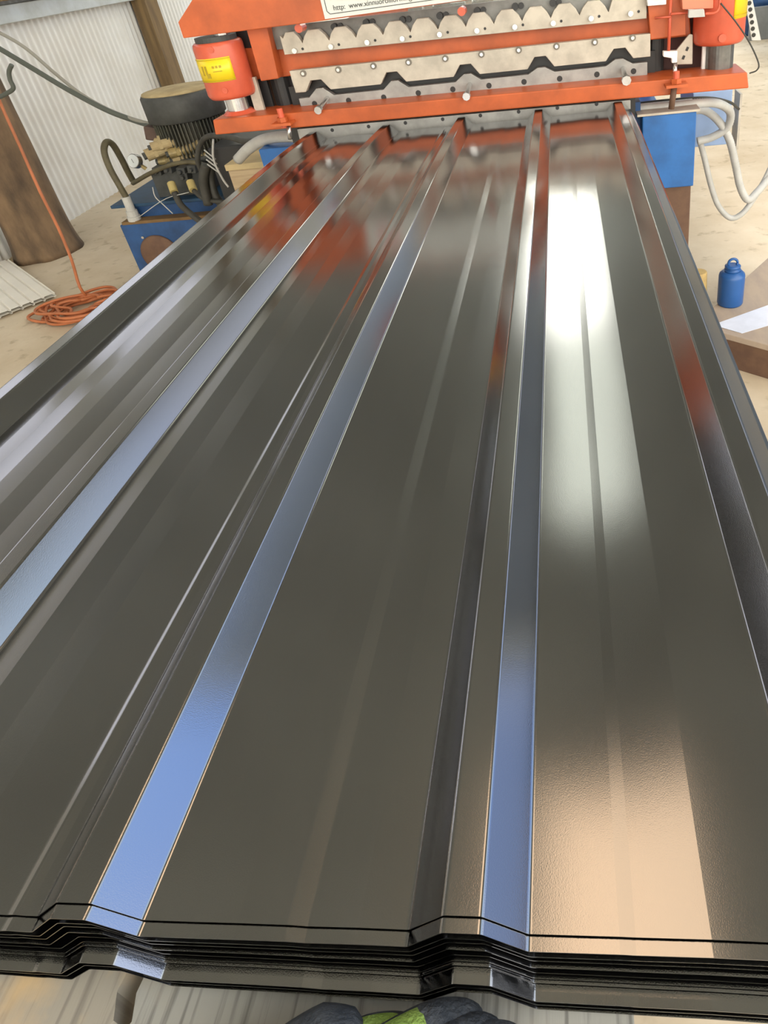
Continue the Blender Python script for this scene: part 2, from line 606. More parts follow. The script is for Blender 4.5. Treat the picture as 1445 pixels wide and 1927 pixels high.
# ------------------------------------------------------------------ bench under the stack
def bench_material(name, c1, c2, c3):
    mt = bpy.data.materials.new(name)
    mt.use_nodes = True
    t = mt.node_tree
    b = t.nodes['Principled BSDF']
    b.inputs['Roughness'].default_value = .85
    tcn = t.nodes.new('ShaderNodeTexCoord')
    mp = t.nodes.new('ShaderNodeMapping')
    mp.inputs['Scale'].default_value = (220, 9, 1)
    t.links.new(tcn.outputs['Object'], mp.inputs[0])
    n = t.nodes.new('ShaderNodeTexNoise')
    n.inputs['Scale'].default_value = 1
    n.inputs['Detail'].default_value = 5
    t.links.new(mp.outputs[0], n.inputs['Vector'])
    r = t.nodes.new('ShaderNodeValToRGB')
    r.color_ramp.elements[0].position = .33
    r.color_ramp.elements[0].color = (*c2, 1)
    r.color_ramp.elements[1].position = .48
    r.color_ramp.elements[1].color = (*c1, 1)
    t.links.new(n.outputs[0], r.inputs[0])
    n2 = t.nodes.new('ShaderNodeTexNoise')
    n2.inputs['Scale'].default_value = 13
    n2.inputs['Detail'].default_value = 5
    t.links.new(tcn.outputs['Object'], n2.inputs['Vector'])
    r2 = t.nodes.new('ShaderNodeValToRGB')
    r2.color_ramp.elements[0].position = .5
    r2.color_ramp.elements[1].position = .62
    t.links.new(n2.outputs[0], r2.inputs[0])
    mx = t.nodes.new('ShaderNodeMixRGB')
    mx.inputs[2].default_value = (*c3, 1)
    t.links.new(r2.outputs[0], mx.inputs[0])
    t.links.new(r.outputs[0], mx.inputs[1])
    t.links.new(mx.outputs[0], b.inputs['Base Color'])
    bp = t.nodes.new('ShaderNodeBump')
    bp.inputs['Strength'].default_value = .5
    bp.inputs['Distance'].default_value = .0008
    t.links.new(n.outputs[0], bp.inputs['Height'])
    t.links.new(bp.outputs[0], b.inputs['Normal'])
    return mt
BZ = .8 - .0592
BENCH = empty('wooden_bench', (.1, .2, 0), 'weathered grey wooden bench carrying the front end of the sheet stack', 'bench')
mgrey = bench_material('weathered_board', (.38, .38, .36), (.20, .20, .19), (.38, .35, .29))
mtan = bench_material('dusty_board', (.38, .35, .30), (.25, .23, .2), (.60, .44, .26))
def board(x0, x1, y0, y1, mt, jag=0, side=1):
    """a board with a broken, splintered edge at its side"""
    bm = B()
    n = 60
    L, Rr = [], []
    for i in range(n + 1):
        y = y0 + (y1 - y0) * i / n
        j = jag * (noise.noise(Vector((y * 60, 3, 1))) + .5 * noise.noise(Vector((y * 190, 5, 1)))) if jag else 0
        L.append((x0 + (j if side < 0 else 0), y))
        Rr.append((x1 + (j if side > 0 else 0), y))
    vt, vb = [], []
    for (a, b) in zip(L, Rr):
        vt.append([bm.verts.new((a[0], a[1], BZ)), bm.verts.new((b[0], b[1], BZ))])
        vb.append([bm.verts.new((a[0], a[1], BZ - .035)), bm.verts.new((b[0], b[1], BZ - .035))])
    for i in range(n):
        bm.faces.new((vt[i][0], vt[i][1], vt[i + 1][1], vt[i + 1][0]))
        bm.faces.new((vb[i][1], vb[i][0], vb[i + 1][0], vb[i + 1][1]))
        bm.faces.new((vt[i][1], vb[i][1], vb[i + 1][1], vt[i + 1][1]))
        bm.faces.new((vt[i][0], vt[i + 1][0], vb[i + 1][0], vb[i][0]))
    for i in (0, n): bm.faces.new((vt[i][0], vt[i][1], vb[i][1], vb[i][0]))
    return obj('board', bm, mt, BENCH)
cr = P(232, 1885, z=BZ)
board(-.30, cr.x - .006, -.22, .5, mtan, .010, 1)
e_r = P(1192, 1905, z=BZ)
board(cr.x + .006, e_r.x, -.22, .5, mgrey, .008, -1)
bm = B(); bb(bm, -.33, e_r.x, .02, .10, BZ - .105, BZ - .0355); obj('crossbar', bm, M['brown'], BENCH)
bm = B(); bb(bm, -.33, e_r.x, .38, .46, BZ - .105, BZ - .0355); obj('crossbar', bm, M['brown'], BENCH)
for xx in (-.27, e_r.x - .05):
    for yy in (.06, .42):
        bm = B(); box(bm, (xx, yy, (BZ - .1055) / 2), (.05, .05, BZ - .1055)); obj('leg', bm, M['brown'], BENCH)
# trestle carrying the middle and far end
TR = empty('steel_trestle', (0, 1.2, 0), 'dark steel trestle standing under the far half of the sheet stack', 'trestle')
for yy in (.95, 1.55):
    bm = B(); bb(bm, -.36, .36, yy, yy + .05, BZ - .055, BZ - .0035); obj('crossbar', bm, M['brown'], TR)
    for xx in (-.3, .3):
        bm = B(); box(bm, (xx, yy + .025, (BZ - .056) / 2), (.05, .05, BZ - .056)); obj('leg', bm, M['brown'], TR)
for xx in (-.3, .3):
    bm = B(); bb(bm, xx - .015, xx + .015, 1.002, 1.548, .25, .29); obj('stretcher', bm, M['brown'], TR)

# ------------------------------------------------------------------ glove
def finger_chain(bm, pts, rad, seg=12):
    ps = smooth_pts(pts, 5)
    n = len(ps)
    prev = None
    for i, p in enumerate(ps):
        t = i / (n - 1)
        k = t * (len(rad) - 1)
        a = int(min(k, len(rad) - 2))
        r = rad[a] * (1 - (k - a)) + rad[a + 1] * (k - a)
        if t > .86: r *= math.sqrt(max(.02, 1 - ((t - .86) / .145) ** 2))
        d = (ps[min(i + 1, n - 1)] - ps[max(i - 1, 0)]).normalized()
        u = Vector((0, 0, 1)) - d * d.z
        u = u.normalized() if u.length > .05 else d.orthogonal().normalized()
        c = d.cross(u)
        ring = [bm.verts.new(p + u * (r * .92 * math.sin(6.28318 * q / seg)) + c * (r * math.cos(6.28318 * q / seg))) for q in range(seg)]
        if prev:
            for q in range(seg):
                bm.faces.new((prev[q], prev[(q + 1) % seg], ring[(q + 1) % seg], ring[q])).smooth = True
        else: bm.faces.new(ring)
        prev = ring
    bm.faces.new(list(reversed(prev)))

# ================================================================== ROLL FORMING MACHINE
MC = empty('roll_forming_machine', (0, 1.9, 0), 'orange and blue roll forming machine with hydraulic shear at the far end of the sheets', 'machine')
YF = 1.772          # front face of the lower beam
def part(name, bm, mt, parent=MC, **k): return obj(name, bm, mt, parent, **k)

def zfit(pa, pb):
    """line z(x) through two points"""
    s = (pb.z - pa.z) / (pb.x - pa.x)
    return lambda x: pa.z + s * (x - pa.x)

def xz(u, v, y):
    q = P(u, v, y=y)
    return (q.x, q.z)

# lower beam
bm = B()
a, b_, c, d = xz(405, 254, YF), xz(1409, 166, YF), xz(1406, 136, YF), xz(400, 226, YF)
prism(bm, [a, b_, c, d], YF, YF + .13)
lower_beam = part('lower_beam', bm, M['orange'], bevel=.003)
TOPZ = .865
# grey shear plate with holes below the beam, behind the sheet ends
bm = B()
prism(bm, [(-.47, .730), (.455, .730), (.455, .8095), (-.47, .8195)], YF + .012, YF + .03)
lp = part('shear_plate', bm, M['die'], bevel=.001)
for i in range(8):
    x = -.39 + i * .105
    bm = B(); cyl(bm, (x + .02, YF + .0112, .808), (x + .02, YF + .0125, .808), .005, seg=12)
    part('bolt_hole', bm, M['black'], lp)
bm = B(); prism(bm, [(-.50, .72), (.47, .72), (.47, .835), (-.50, .835)], YF + .034, YF + .05); part('gap_shade_strip', bm, M['black'])  # black strip standing in for the shadow line under the beam
# lower die with triangular humps
YD = 1.855
def hump_outline():
    L, Rr = P(567, 205, y=YD), P(1218, 152, y=YD)
    zb = zfit(L, Rr)
    tl, tr = P(572, 186, y=YD), P(1220, 118, y=YD)
    zt = lambda x: zfit(tl, tr)(x) + .002
    pts = [(L.x, zb(L.x) - .03), (Rr.x, zb(Rr.x) - .03), (Rr.x, zt(Rr.x))]
    peaks = [P(u, v, y=YD) for u, v in ((1165, 111), (1018, 127), (879, 139), (742, 152), (601, 166))]
    for q in peaks:
        z0 = zt(q.x)
        pts += [(q.x + .036, z0), (q.x + .010, q.z), (q.x - .010, q.z), (q.x - .036, z0)]
    pts.append((L.x, zt(L.x)))
    return pts, peaks
pts, peaks = hump_outline()
bm = B(); prism(bm, pts, YD, YD + .02)
ld = part('lower_die', bm, M['die'], bevel=.0012)
for u, v in ((592, 195), (656, 189), (722, 183), (787, 175), (852, 168), (920, 161), (986, 154), (1053, 148), (1123, 140), (1192, 134)):
    q = P(u, v, y=YD)
    bm = B(); cyl(bm, (q.x, YD - .001, q.z), (q.x, YD + .004, q.z), .0075, seg=14); obj('bolt_hole', bm, M['black'], ld)
for u, v, sz in ((600, 204, .8), (878, 178, .8), (1178, 148, .95)):
    q = P(u, v, y=YD - .09)
    bm = B()
    cyl(bm, (q.x, YD - .095, q.z - .002), (q.x, YD + .0, q.z + .008), .008 * sz, seg=12)
    cyl(bm, (q.x, YD - .103, q.z - .003), (q.x, YD - .088, q.z - .002), .013 * sz, seg=8)
    part('clamp_bolt', bm, M['chrome'])
# black filler put in as the shaded gap between the dies
YU = 1.862
bm = B()
L, Rr = P(566, 170, y=YU + .02), P(1235, 104, y=YU + .02)
zc = zfit(L, Rr)
bt = [(-.50, .85), (.53, .85), (.53, zc(.53) + .012)]
for q in peaks: bt += [(q.x + .046, zc(q.x) + .012), (q.x + .018, zc(q.x) + .040), (q.x - .018, zc(q.x) + .040), (q.x - .046, zc(q.x) + .012)]
bt.append((-.50, zc(-.5) + .012))
prism(bm, bt, YU + .018, YU + .045)
part('gap_shade_fill', bm, M['black'])
# upper blade plate with notches
bm = B()
tl, tr, bl, br = P(549, 131, y=YU), P(1222, 61, y=YU), P(561, 172, y=YU), P(1222, 104, y=YU)
zb2, zt2 = zfit(bl, br), zfit(tl, tr)
pts = [(tl.x, tl.z), (bl.x, bl.z)]
for q in reversed(peaks):
    z0 = zb2(q.x)
    pts += [(q.x - .036, z0), (q.x - .015, z0 + .028), (q.x + .015, z0 + .028), (q.x + .036, z0)]
pts += [(br.x, br.z), (tr.x, tr.z)]
prism(bm, pts, YU - .022, YU)
ub = part('upper_blade', bm, M['plate'], bevel=.0012)
for u, v in ((571, 138), (637, 131), (703, 124), (769, 117), (838, 110), (906, 102), (976, 94), (1047, 87), (1119, 79), (1190, 71)):
    q = P(u, v, y=YU - .022)
    bm = B()
    cyl(bm, (q.x, YU - .026, q.z), (q.x, YU - .021, q.z), .0085, seg=14)
    b1 = obj('bolt', bm, M['ring'], ub)
    bm = B(); cyl(bm, (q.x, YU - .029, q.z), (q.x, YU - .0262, q.z), .0048, seg=6); obj('bolt_head', bm, M['chrome'], b1)
# orange cross bar behind the blades
bm = B()
L, Rr = P(455, 95, y=1.885), P(1300, 0, y=1.885)
a, b_, c, d = xz(462, 152, 1.885), xz(1300, 68, 1.885), xz(1297, 18, 1.885), xz(452, 92, 1.885)
prism(bm, [a, b_, c, d], 1.885, 1.96)
part('cross_beam', bm, M['orange'], bevel=.003)
# arched crown plate
YC = 1.868
bm = B()
bl, br = P(540, 101, y=YC), P(1215, 33, y=YC)
tl, tr = P(530, 62, y=YC), P(1210, -8, y=YC)
zb3, zt3 = zfit(bl, br), zfit(tl, tr)
pts = [(br.x, br.z), (br.x, zt3(br.x)), (P(1152, 20, y=YC).x, zt3(P(1152, 20, y=YC).x) + .002)]
x0 = bl.x
xf, x1 = P(571, 70, y=YC).x, P(1144, 20, y=YC).x
edges = [x0] + [xf + (x1 - xf) * i / 11 for i in range(12)]
for i in range(11, -1, -1):
    xa, xb = edges[i + 1], edges[i]
    for t in (0.0, .12, .3, .5, .7, .88):
        x = xa + (xb - xa) * t
        s = math.sin(math.pi * t) if t else 0
        pts.append((x, zt3(x) - .028 + .030 * min(1, s * 1.25) ** .8))
pts += [(x0, zt3(x0) - .004), (x0, bl.z)]
prism(bm, pts, YC - .02, YC)
cp = part('arched_plate', bm, M['plate'], bevel=.001)
for u, v in ((556, 95), (624, 87), (692, 79), (758, 72), (828, 64), (898, 57), (969, 50), (1041, 43), (1112, 34), (1186, 25)):
    q = P(u, v, y=YC - .02)
    bm = B()
    cyl(bm, (q.x, YC - .031, q.z), (q.x, YC - .019, q.z), .0068, seg=10)
    obj('bolt', bm, M['chrome'], cp)
    bm = B()
    cyl(bm, (q.x + .021, YC - .0212, q.z + .002), (q.x + .021, YC - .019, q.z + .002), .0035, seg=10)
    obj('bolt_hole', bm, M['black'], cp)
# grey roller plate behind the arches and slots
bm = B()
prism(bm, [(-.50, zb3(-.5) + .012), (.52, zb3(.52) + .012), (.52, 1.07), (-.50, 1.07)], YC + .003, YC + .015)
rb = part('back_plate', bm, mat('back_plate_steel', (.22, .22, .21), .5, .4, var=.3, scale=14))
for u, v in ((690, 42), (758, 37), (828, 29), (898, 20), (969, 12), (1040, 5), (630, 50)):
    q = P(u, v, y=YC)
    bm = B()
    cyl(bm, (q.x, YC - .012, q.z), (q.x, YC + .004, q.z), .0085, seg=14)
    cyl(bm, (q.x + .016, YC - .006, q.z), (q.x + .016, YC + .004, q.z), .0075, seg=14)
    obj('slot_bolt', bm, M['black'], rb)
# crown guard with sign
YG = 1.79
bm = B()
g = [xz(345, 72, YG), xz(588, 42, YG), xz(925, -6, YG), xz(1240, -52, YG)]
gx = g[-1]
top = 1.215
gx = (.19, 0)
pts = [xz(335, 42, YG), g[0], g[1], (.19, zfit(P(588, 42, y=YG), P(925, -6, y=YG))(.19)), (.19, 1.13), (.10, top), (P(362, 0, y=YG).x + .05, top), xz(364, -4, YG)]
prism(bm, pts, YG, YG + .012)
gd = part('crown_guard', bm, M['orange'], bevel=.0015)
# sign, riveted on the guard
a, b_ = Vector(xz(612, 36, YG)), Vector(xz(960, -12, YG))
ux = (b_ - a).normalized()
uz = Vector((-ux.y, ux.x))
SW, SH = (b_ - a).length, .118
def sign_pt(s, t): 
    q = a + ux * s + uz * t
    return (q.x, q.y)
bm = B()
prism(bm, [sign_pt(0, 0), sign_pt(SW, 0), sign_pt(SW, SH), sign_pt(0, SH)], YG - .0022, YG - .0002)
sg = obj('sign', bm, M['signwhite'], gd)
bm = B()
def strip(p, q, wd):
    d = (Vector(q) - Vector(p)).normalized() * wd / 2
    nn = Vector((-d.y, d.x))
    p, q = Vector(p), Vector(q)
    prism(bm, [tuple(p - nn), tuple(q - nn), tuple(q + nn), tuple(p + nn)], YG - .0028, YG - .0020)
cc = .010
loop = [(cc * 1.7, cc), (SW - cc * 1.7, cc), (SW - cc, cc * 1.7), (SW - cc, SH - cc * 1.7), (SW - cc * 1.7, SH - cc), (cc * 1.7, SH - cc), (cc, SH - cc * 1.7), (cc, cc * 1.7)]
for p, q in zip(loop, loop[1:] + loop[:1]): strip(sign_pt(*p), sign_pt(*q), .0016)
obj('sign_border', bm, M['ink'], sg)
bm = B()
q = sign_pt(.058, .062)
cyl(bm, (q[0], YG - .0032, q[1]), (q[0], YG - .002, q[1]), .024, seg=28)
lg = obj('sign_logo', bm, M['signred'], sg)
bm = B()
for k in range(3):
    prism(bm, [(q[0] - .012 + k * .009, q[1] - .014), (q[0] - .008 + k * .009, q[1] - .014), (q[0] - .004 + k * .009, q[1] + .014), (q[0] - .008 + k * .009, q[1] + .014)], YG - .0038, YG - .0031)
obj('logo_mark', bm, M['signwhite'], lg)
def text(body, size, loc, mt, parent, rx=90, ry=0., rz=0., ext=.0004, align='LEFT'):
    cu = bpy.data.curves.new('lettering', 'FONT')
    cu.body = body
    cu.size = size
    cu.extrude = ext
    cu.align_x = align
    o = bpy.data.objects.new('lettering', cu)
    mtx = Matrix.Translation(loc) @ Matrix.Rotation(R(ry), 4, 'Y') @ Matrix.Rotation(R(rz), 4, 'Z') @ Matrix.Rotation(R(rx), 4, 'X')
    dg = bpy.context.evaluated_depsgraph_get()
    COL.objects.link(o)
    me = bpy.data.meshes.new_from_object(o)
    bpy.data.objects.remove(o)
    me.transform(mtx)
    me.materials.clear()
    me.materials.append(mt)
    o2 = bpy.data.objects.new('lettering', me)
    COL.objects.link(o2)
    o2.parent = parent
    o2.matrix_parent_inverse = parent_world(parent).inverted()
    return o2
ang = -math.degrees(math.atan2(ux.y, ux.x))
q = sign_pt(.028, .017)
text('http:  www.xinnuorollformingmachinery.com  0086', .0170, Vector((q[0], YG - .0026, q[1])), M['ink'], sg, ry=ang)
q = sign_pt(.10, .055)
text('ROLL FORMING MACHINE', .032, Vector((q[0], YG - .0026, q[1])), M['ink'], sg, ry=ang)
# copper coloured set screws below the guard
for u, v in ((561, 54), (868, 22), (383, 0)):
    q = P(u, v, y=YG + .01)
    if v == 0: continue
    bm = B(); cyl(bm, (q.x, YG + .012, q.z), (q.x, YG + .05, q.z), .0105, seg=12); part('set_screw', bm, M['redorange'])

# guide cylinders
def guide_cylinder(cx, cy, zb, zt, r, lab0, lab1, side):
    bm = B()
    lathe(bm, (cx, cy, 0), [(r * .9, zb), (r * .97, zb + .006), (r, zb + .012), (r, zt - .012), (r * .97, zt - .004), (r * .9, zt)], 40)
    c = part('guide_cylinder', bm, M['redorange'])
    bm = B()
    # wrapped label
    n = 14
    a0, a1 = (R(-150), R(-48)) if side < 0 else (R(-70), R(20))
    prev = None
    for i in range(n + 1):
        an = a0 + (a1 - a0) * i / n
        x, y = cx + (r + .0012) * math.cos(an), cy + (r + .0012) * math.sin(an)
        x2, y2 = cx + (r - .001) * math.cos(an), cy + (r - .001) * math.sin(an)
        v = [bm.verts.new((x, y, lab0)), bm.verts.new((x, y, lab1)), bm.verts.new((x2, y2, lab1)), bm.verts.new((x2, y2, lab0))]
        if prev:
            for k in range(4): bm.faces.new((prev[k], v[k], v[(k + 1) % 4], prev[(k + 1) % 4])).smooth = (k == 0)
        else: bm.faces.new(v)
        prev = v
    bm.faces.new(list(reversed(prev)))
    lb = obj('label', bm, M['yellow'], c)
    # printed marks on the label
    bm = B()
    h = lab1 - lab0
    def mk(an, z, wa, hz):
        q = Vector((cx + (r + .0016) * math.cos(an), cy + (r + .0016) * math.sin(an), z))
        box(bm, q, (.0008, wa, hz), Matrix.Rotation(an, 3, 'Z'))
    for zz in (.05, .95):
        for i in range(24): mk(a0 + (a1 - a0) * (i + .5) / 24, lab0 + h * zz, r * (a1 - a0) / 24 * 1.05, .0012)
    for i in range(3): mk(a0 + (a1 - a0) * (.58 + .08 * i), lab0 + h * .64, .006, .006)
    mk(a0 + (a1 - a0) * .66, lab0 + h * .45, .024, .002)
    for i in range(2): mk(a0 + (a1 - a0) * (.28 + .1 * i), lab0 + h * .5, .007, h * .4)
    mk(a0 + (a1 - a0) * .42, lab0 + h * .28, .012, .012)
    obj('label_print', bm, mat('faded_print', (.42, .30, .01), .5), lb)
    return c
zb = P(430, 183, y=1.83).z; zt = P(418, 76, y=1.83).z
cxl = P(424, 130, y=1.845).x
cl1 = guide_cylinder(cxl, 1.845, zb, zt, .0665, P(425, 153, y=1.78).z, P(418, 108, y=1.78).z, -1)
for (u, v) in ((398, 94), (424, 170)):
    q = P(u, v, y=1.782)
    bm = B(); cyl(bm, (q.x, q.y - .004, q.z), (q.x, q.y + .012, q.z), .008, seg=12); obj('grub_screw', bm, M['redorange'], cl1)
bm = B(); cyl(bm, (cxl + .004, 1.845, TOPZ - .01), (cxl + .004, 1.845, zb + .01), .030, seg=28)
part('guide_rod', bm, M['chrome'], smooth=False)
bm = B(); cyl(bm, (cxl + .004, 1.845, TOPZ), (cxl + .004, 1.845, TOPZ + .012), .050, .036, seg=28); part('rod_collar', bm, M['redorange'])
bm = B(); cyl(bm, (cxl, 1.845, zt - .002), (cxl, 1.845, zt + .012), .055, seg=28); part('cylinder_cap', bm, M['darkgrey'])
bm = B(); cyl(bm, (cxl + .02, 1.845, zt + .012), (cxl + .02, 1.845, zt + .10), .022, seg=20); part('piston_rod', bm, M['chrome'])
q = P(482, 185, y=1.85)
bm = B(); bb(bm, q.x - .014, q.x + .014, 1.85, 1.862, TOPZ - .004, q.z + .055); part('side_plate', bm, M['plate'])

yr = 1.87
cxr = P(1352, 60, y=yr).x
zb = P(1345, 88, y=yr - .06).z; zt = 1.20
cl2 = guide_cylinder(cxr, yr, zb, zt, .066, P(1390, 32, y=yr - .03).z, 1.13, 1)
q = P(1358, 71, y=yr - .062)
bm = B(); cyl(bm, (q.x, q.y - .010, q.z), (q.x, q.y + .01, q.z), .010, seg=12); obj('grub_screw', bm, M['redorange'], cl2)
bm = B(); cyl(bm, (cxr + .006, yr, .845), (cxr + .006, yr, zb + .01), .036, seg=28); part('guide_rod', bm, mat('oily_steel', (.20, .20, .19), .35, .7, var=.3, scale=20))
bm = B(); q = P(1324, 110, y=yr); cyl(bm, (q.x, yr, .85), (q.x, yr, q.z + .05), .006, seg=10); part('thin_rod', bm, M['white'])
# uprights
def quad_part(name, uv, y0, y1, mt, parent=MC, bev=.002):
    bm = B()
    prism(bm, [xz(u, v, y0) for u, v in uv], y0, y1)
    return part(name, bm, mt, parent, bevel=bev)
quad_part('upright', [(491, 153), (524, 148), (500, 40), (461, 46)], 1.84, 1.884, M['orange'])
quad_part('upright', [(1224, 75), (1290, 66), (1290, -14), (1218, -6)], 1.84, 1.884, M['orange'])
bm = B(); q = P(522, 150, y=1.9); cyl(bm, (q.x + .004, 1.915, .85), (q.x + .004, 1.915, 1.06), .030, seg=20); part('black_roller', bm, M['black'])
bm = B(); q = P(1232, 110, y=1.9); cyl(bm, (q.x, 1.915, .84), (q.x, 1.915, .965), .026, seg=20); part('black_roller', bm, M['black'])
bm = B(); q = P(466, 78, y=1.89); bb(bm, q.x - .05, q.x + .022, 1.89, 1.90, .86, 1.07); part('inner_plate', bm, M['black'])
bm = B(); q = P(480, 175, y=1.89); bb(bm, q.x - .02, q.x + .05, 1.95, 1.96, .84, 1.02); part('inner_plate', bm, M['brown'])
bm = B(); q = P(1280, 120, y=1.93); bb(bm, q.x - .06, q.x + .06, 1.93, 1.95, .83, .98); part('inner_plate', bm, mat('maroon_steel', (.07, .022, .018), .6))
# small triangular bracket with holes on the right
bk = quad_part('bracket', [(1271, 122), (1303, 121), (1304, 65), (1297, 64), (1272, 95)], 1.86, 1.868, M['plate'])
for u, v in ((1293, 92), (1286, 108)):
    q = P(u, v, y=1.86); bm = B(); box(bm, (q.x, 1.8592, q.z), (.006, .002, .010), Matrix.Rotation(R(25), 3, 'Y')); obj('slot', bm, M['black'], bk)
quad_part('tee_fitting', [(1248, 107), (1264, 110), (1264, 119), (1274, 118), (1275, 96), (1248, 97)], 1.81, 1.83, M['white'])
bm = B(); tube(bm, [P(1262, -6, y=1.82), P(1260, 40, y=1.82), P(1258, 96, y=1.82)], .0042, n=1); part('feed_pipe', bm, M['redorange'])
bm = B(); tube(bm, [P(1232, 34, y=1.815), P(1262, 31, y=1.812), P(1262, 26, y=1.812), P(1296, 24, y=1.812)], .003, n=1); part('feed_pipe', bm, M['redorange'])
bm = B(); tube(bm, [P(1270, 118, y=1.82), P(1270, 138, y=1.80)], .006, n=1); part('feed_pipe', bm, M['chrome'])
quad_part('junction_box', [(1284, 18), (1342, 16), (1343, -14), (1282, -12)], 1.80, 1.84, mat('faded_orange', (.66, .22, .13), .5))
quad_part('limit_switch', [(1295, 34), (1327, 32), (1325, 17), (1296, 19)], 1.785, 1.799, M['conduit'])
bm = B(); tube(bm, [P(1327, 26, y=1.79), P(1345, 24, y=1.785), P(1353, 14, y=1.785), P(1355, -8, y=1.785)], .0035); part('feed_pipe', bm, M['redorange'])
quad_part('steel_block', [(1218, 12), (1254, 9), (1254, -8), (1216, -5)], 1.82, 1.84, M['chrome'])
bm = B(); tube(bm, [P(1356, 6, y=1.78), P(1385, 42, y=1.78), P(1410, 80, y=1.775), P(1427, 118, y=1.77), P(1424, 132, y=1.77), P(1410, 138, y=1.775)], .0019); part('thin_wire', bm, M['rubber'])
# threaded clamps at the front of the beam
def clamp(u0, v0, vt, vb):
    q = P(u0, v0, y=YF - .02); t = P(u0, vt, y=YF - .02).z; b = P(u0, vb, y=YF - .02).z
    bm = B(); cyl(bm, (q.x, YF - .02, b), (q.x, YF - .02, t), .008, seg=12); o = part('clamp_screw', bm, M['redorange'])
    bm = B(); box(bm, (q.x, YF - .02, q.z), (.055, .038, .007)); cyl(bm, (q.x, YF - .02, q.z + .004), (q.x, YF - .02, q.z + .016), .014, seg=6); obj('clamp_plate', bm, M['orange'], o)
    return o
clamp(533, 232, 203, 240)
clamp(1272, 160, 134, 164)
bm = B(); tube(bm, [P(543, 238, y=YF - .02), P(546, 262, y=YF - .02)], .006, n=1); part('drain_pipe', bm, M['chrome'])
bm = B(); tube(bm, [P(1269, 160, y=YF - .015), P(1263, 205, y=YF - .015)], .008, n=1); part('drain_pipe', bm, M['brown'])
# blue head box and leg on the right
a, b_ = P(1206, 212, y=1.80), P(1311, 207, y=1.80)
zb = P(1307, 350, y=1.80).z
bm = B(); bb(bm, a.x + .004, b_.x, 1.80, 1.92, zb, b_.z - .004); part('blue_leg_box', bm, M['blue'], bevel=.003)
bm = B(); bb(bm, a.x - .01, b_.x + .008, 1.796, 1.924, b_.z - .003, b_.z + .003); part('box_flange', bm, M['plate'])
q = P(1298, 400, y=1.82)
bm = B(); bb(bm, q.x - .10, q.x, 1.82, 1.91, 0, zb); part('leg', bm, M['brown'], bevel=.003)
bm = B(); bb(bm, -b_.x - .02, -a.x - .01, 1.90, 2.02, zb, P(505, 280, y=1.9).z); part('blue_leg_box', bm, M['blue'], bevel=.003)
bm = B(); bb(bm, -.58, -.48, 1.86, 1.97, 0, zb); part('leg', bm, M['brown'], bevel=.003)
bm = B(); bb(bm, a.x - .03, a.x + .003, 1.84, 1.98, zb + .06, .79); part('inner_plate', bm, M['blue2'])
# pale blue cable box further back
bm = B(); q0, q1 = P(1300, 278, y=2.15), P(1379, 168, y=2.15)
bb(bm, q0.x, q1.x, 2.15, 2.40, q0.z, q1.z); part('cable_box', bm, M['paleblue'], bevel=.003)
bm = B(); q0, q1 = P(1380, 276, y=2.3), P(1392, 172, y=2.3)
bb(bm, q0.x, q1.x, 2.26, 2.34, q0.z, q1.z); part('side_post', bm, M['plate'])
# machine bed reaching back: side rails, stands, roller shafts
for sx_ in (-1, 1):
    bm = B(); bb(bm, sx_ * .52 - .04, sx_ * .52 + .04, 2.03, 5.2, .60, .74); part('bed_rail', bm, M['blue'], bevel=.003)
    for yy in (2.6, 3.9, 5.0):
        bm = B(); bb(bm, sx_ * .52 - .05, sx_ * .52 + .05, yy, yy + .1, 0, .60); part('leg', bm, M['brown'])
for i in range(9):
    yy = 2.25 + i * .33
    for zz in (.76, .90):
        bm = B(); cyl(bm, (-.50, yy, zz), (.50, yy, zz), .03, seg=16)
        for k in range(5): cyl(bm, ((k - 2) * .21 - .035, yy, zz), ((k - 2) * .21 + .035, yy, zz), .052, seg=20)
        part('roller_shaft', bm, M['chrome'], smooth=False)
for sx_ in (-1, 1):
    bm = B(); bb(bm, sx_ * .53 - .02, sx_ * .53 + .02, 2.15, 5.1, .74, 1.0); part('bearing_frame', bm, M['orange'], bevel=.003)

# grey conduits at the right
def hose(name, pts, r, mt, label=None, cat=None, parent=None, ribbed=0., seg=12):
    bm = B(); tube(bm, pts, r, seg=seg, ribbed=ribbed)
    o = obj(name, bm, mt, parent)
    if label: tag(o, label, cat)
    return o
hose('cable_conduit', [P(1170, 208, y=1.86), P(1220, 203, y=1.86), P(1260, 200, y=1.86), P(1320, 194, y=1.87), P(1354, 196, y=1.93), P(1374, 212, y=2.02), P(1368, 240, y=2.05), P(1340, 258, y=2.06), P(1312, 266, y=2.06)],
     .0125, M['conduit'], 'grey corrugated conduit curling from under the orange beam back behind the blue box', 'conduit', ribbed=.08)
hose('cable_conduit', [P(1300, 208, y=2.03), P(1326, 208, y=2.04), P(1352, 228, y=2.05), P(1372, 262, y=2.06), P(1384, 310, y=2.07), P(1393, 352, y=2.07), P(1407, 376, y=2.07), P(1424, 362, y=2.10), P(1446, 336, y=2.15), P(1490, 280, y=2.2)],
     .0125, M['conduit'], 'thicker grey conduit dropping in a V from beside the blue box', 'conduit', ribbed=.08)
hose('cable_conduit', [P(1316, 262, y=2.08), P(1326, 300, y=2.09), P(1338, 350, y=2.1), P(1352, 388, y=2.1), P(1374, 410, y=2.1), P(1396, 402, y=2.1), P(1418, 374, y=2.12), P(1438, 340, y=2.15), P(1462, 290, y=2.2)],
     .0095, M['conduit'], 'thinner pale hose hanging in the lowest U loop right of the blue box', 'hose', ribbed=.05)
hose('power_cable', [P(1190, 196, y=1.95), P(1262, 188, y=1.96), P(1330, 184, y=1.97), P(1372, 192, y=2.0), P(1390, 205, y=2.08)], .004, M['rubber'],
     'thin dark cable arching over the grey conduit under the beam', 'cable')

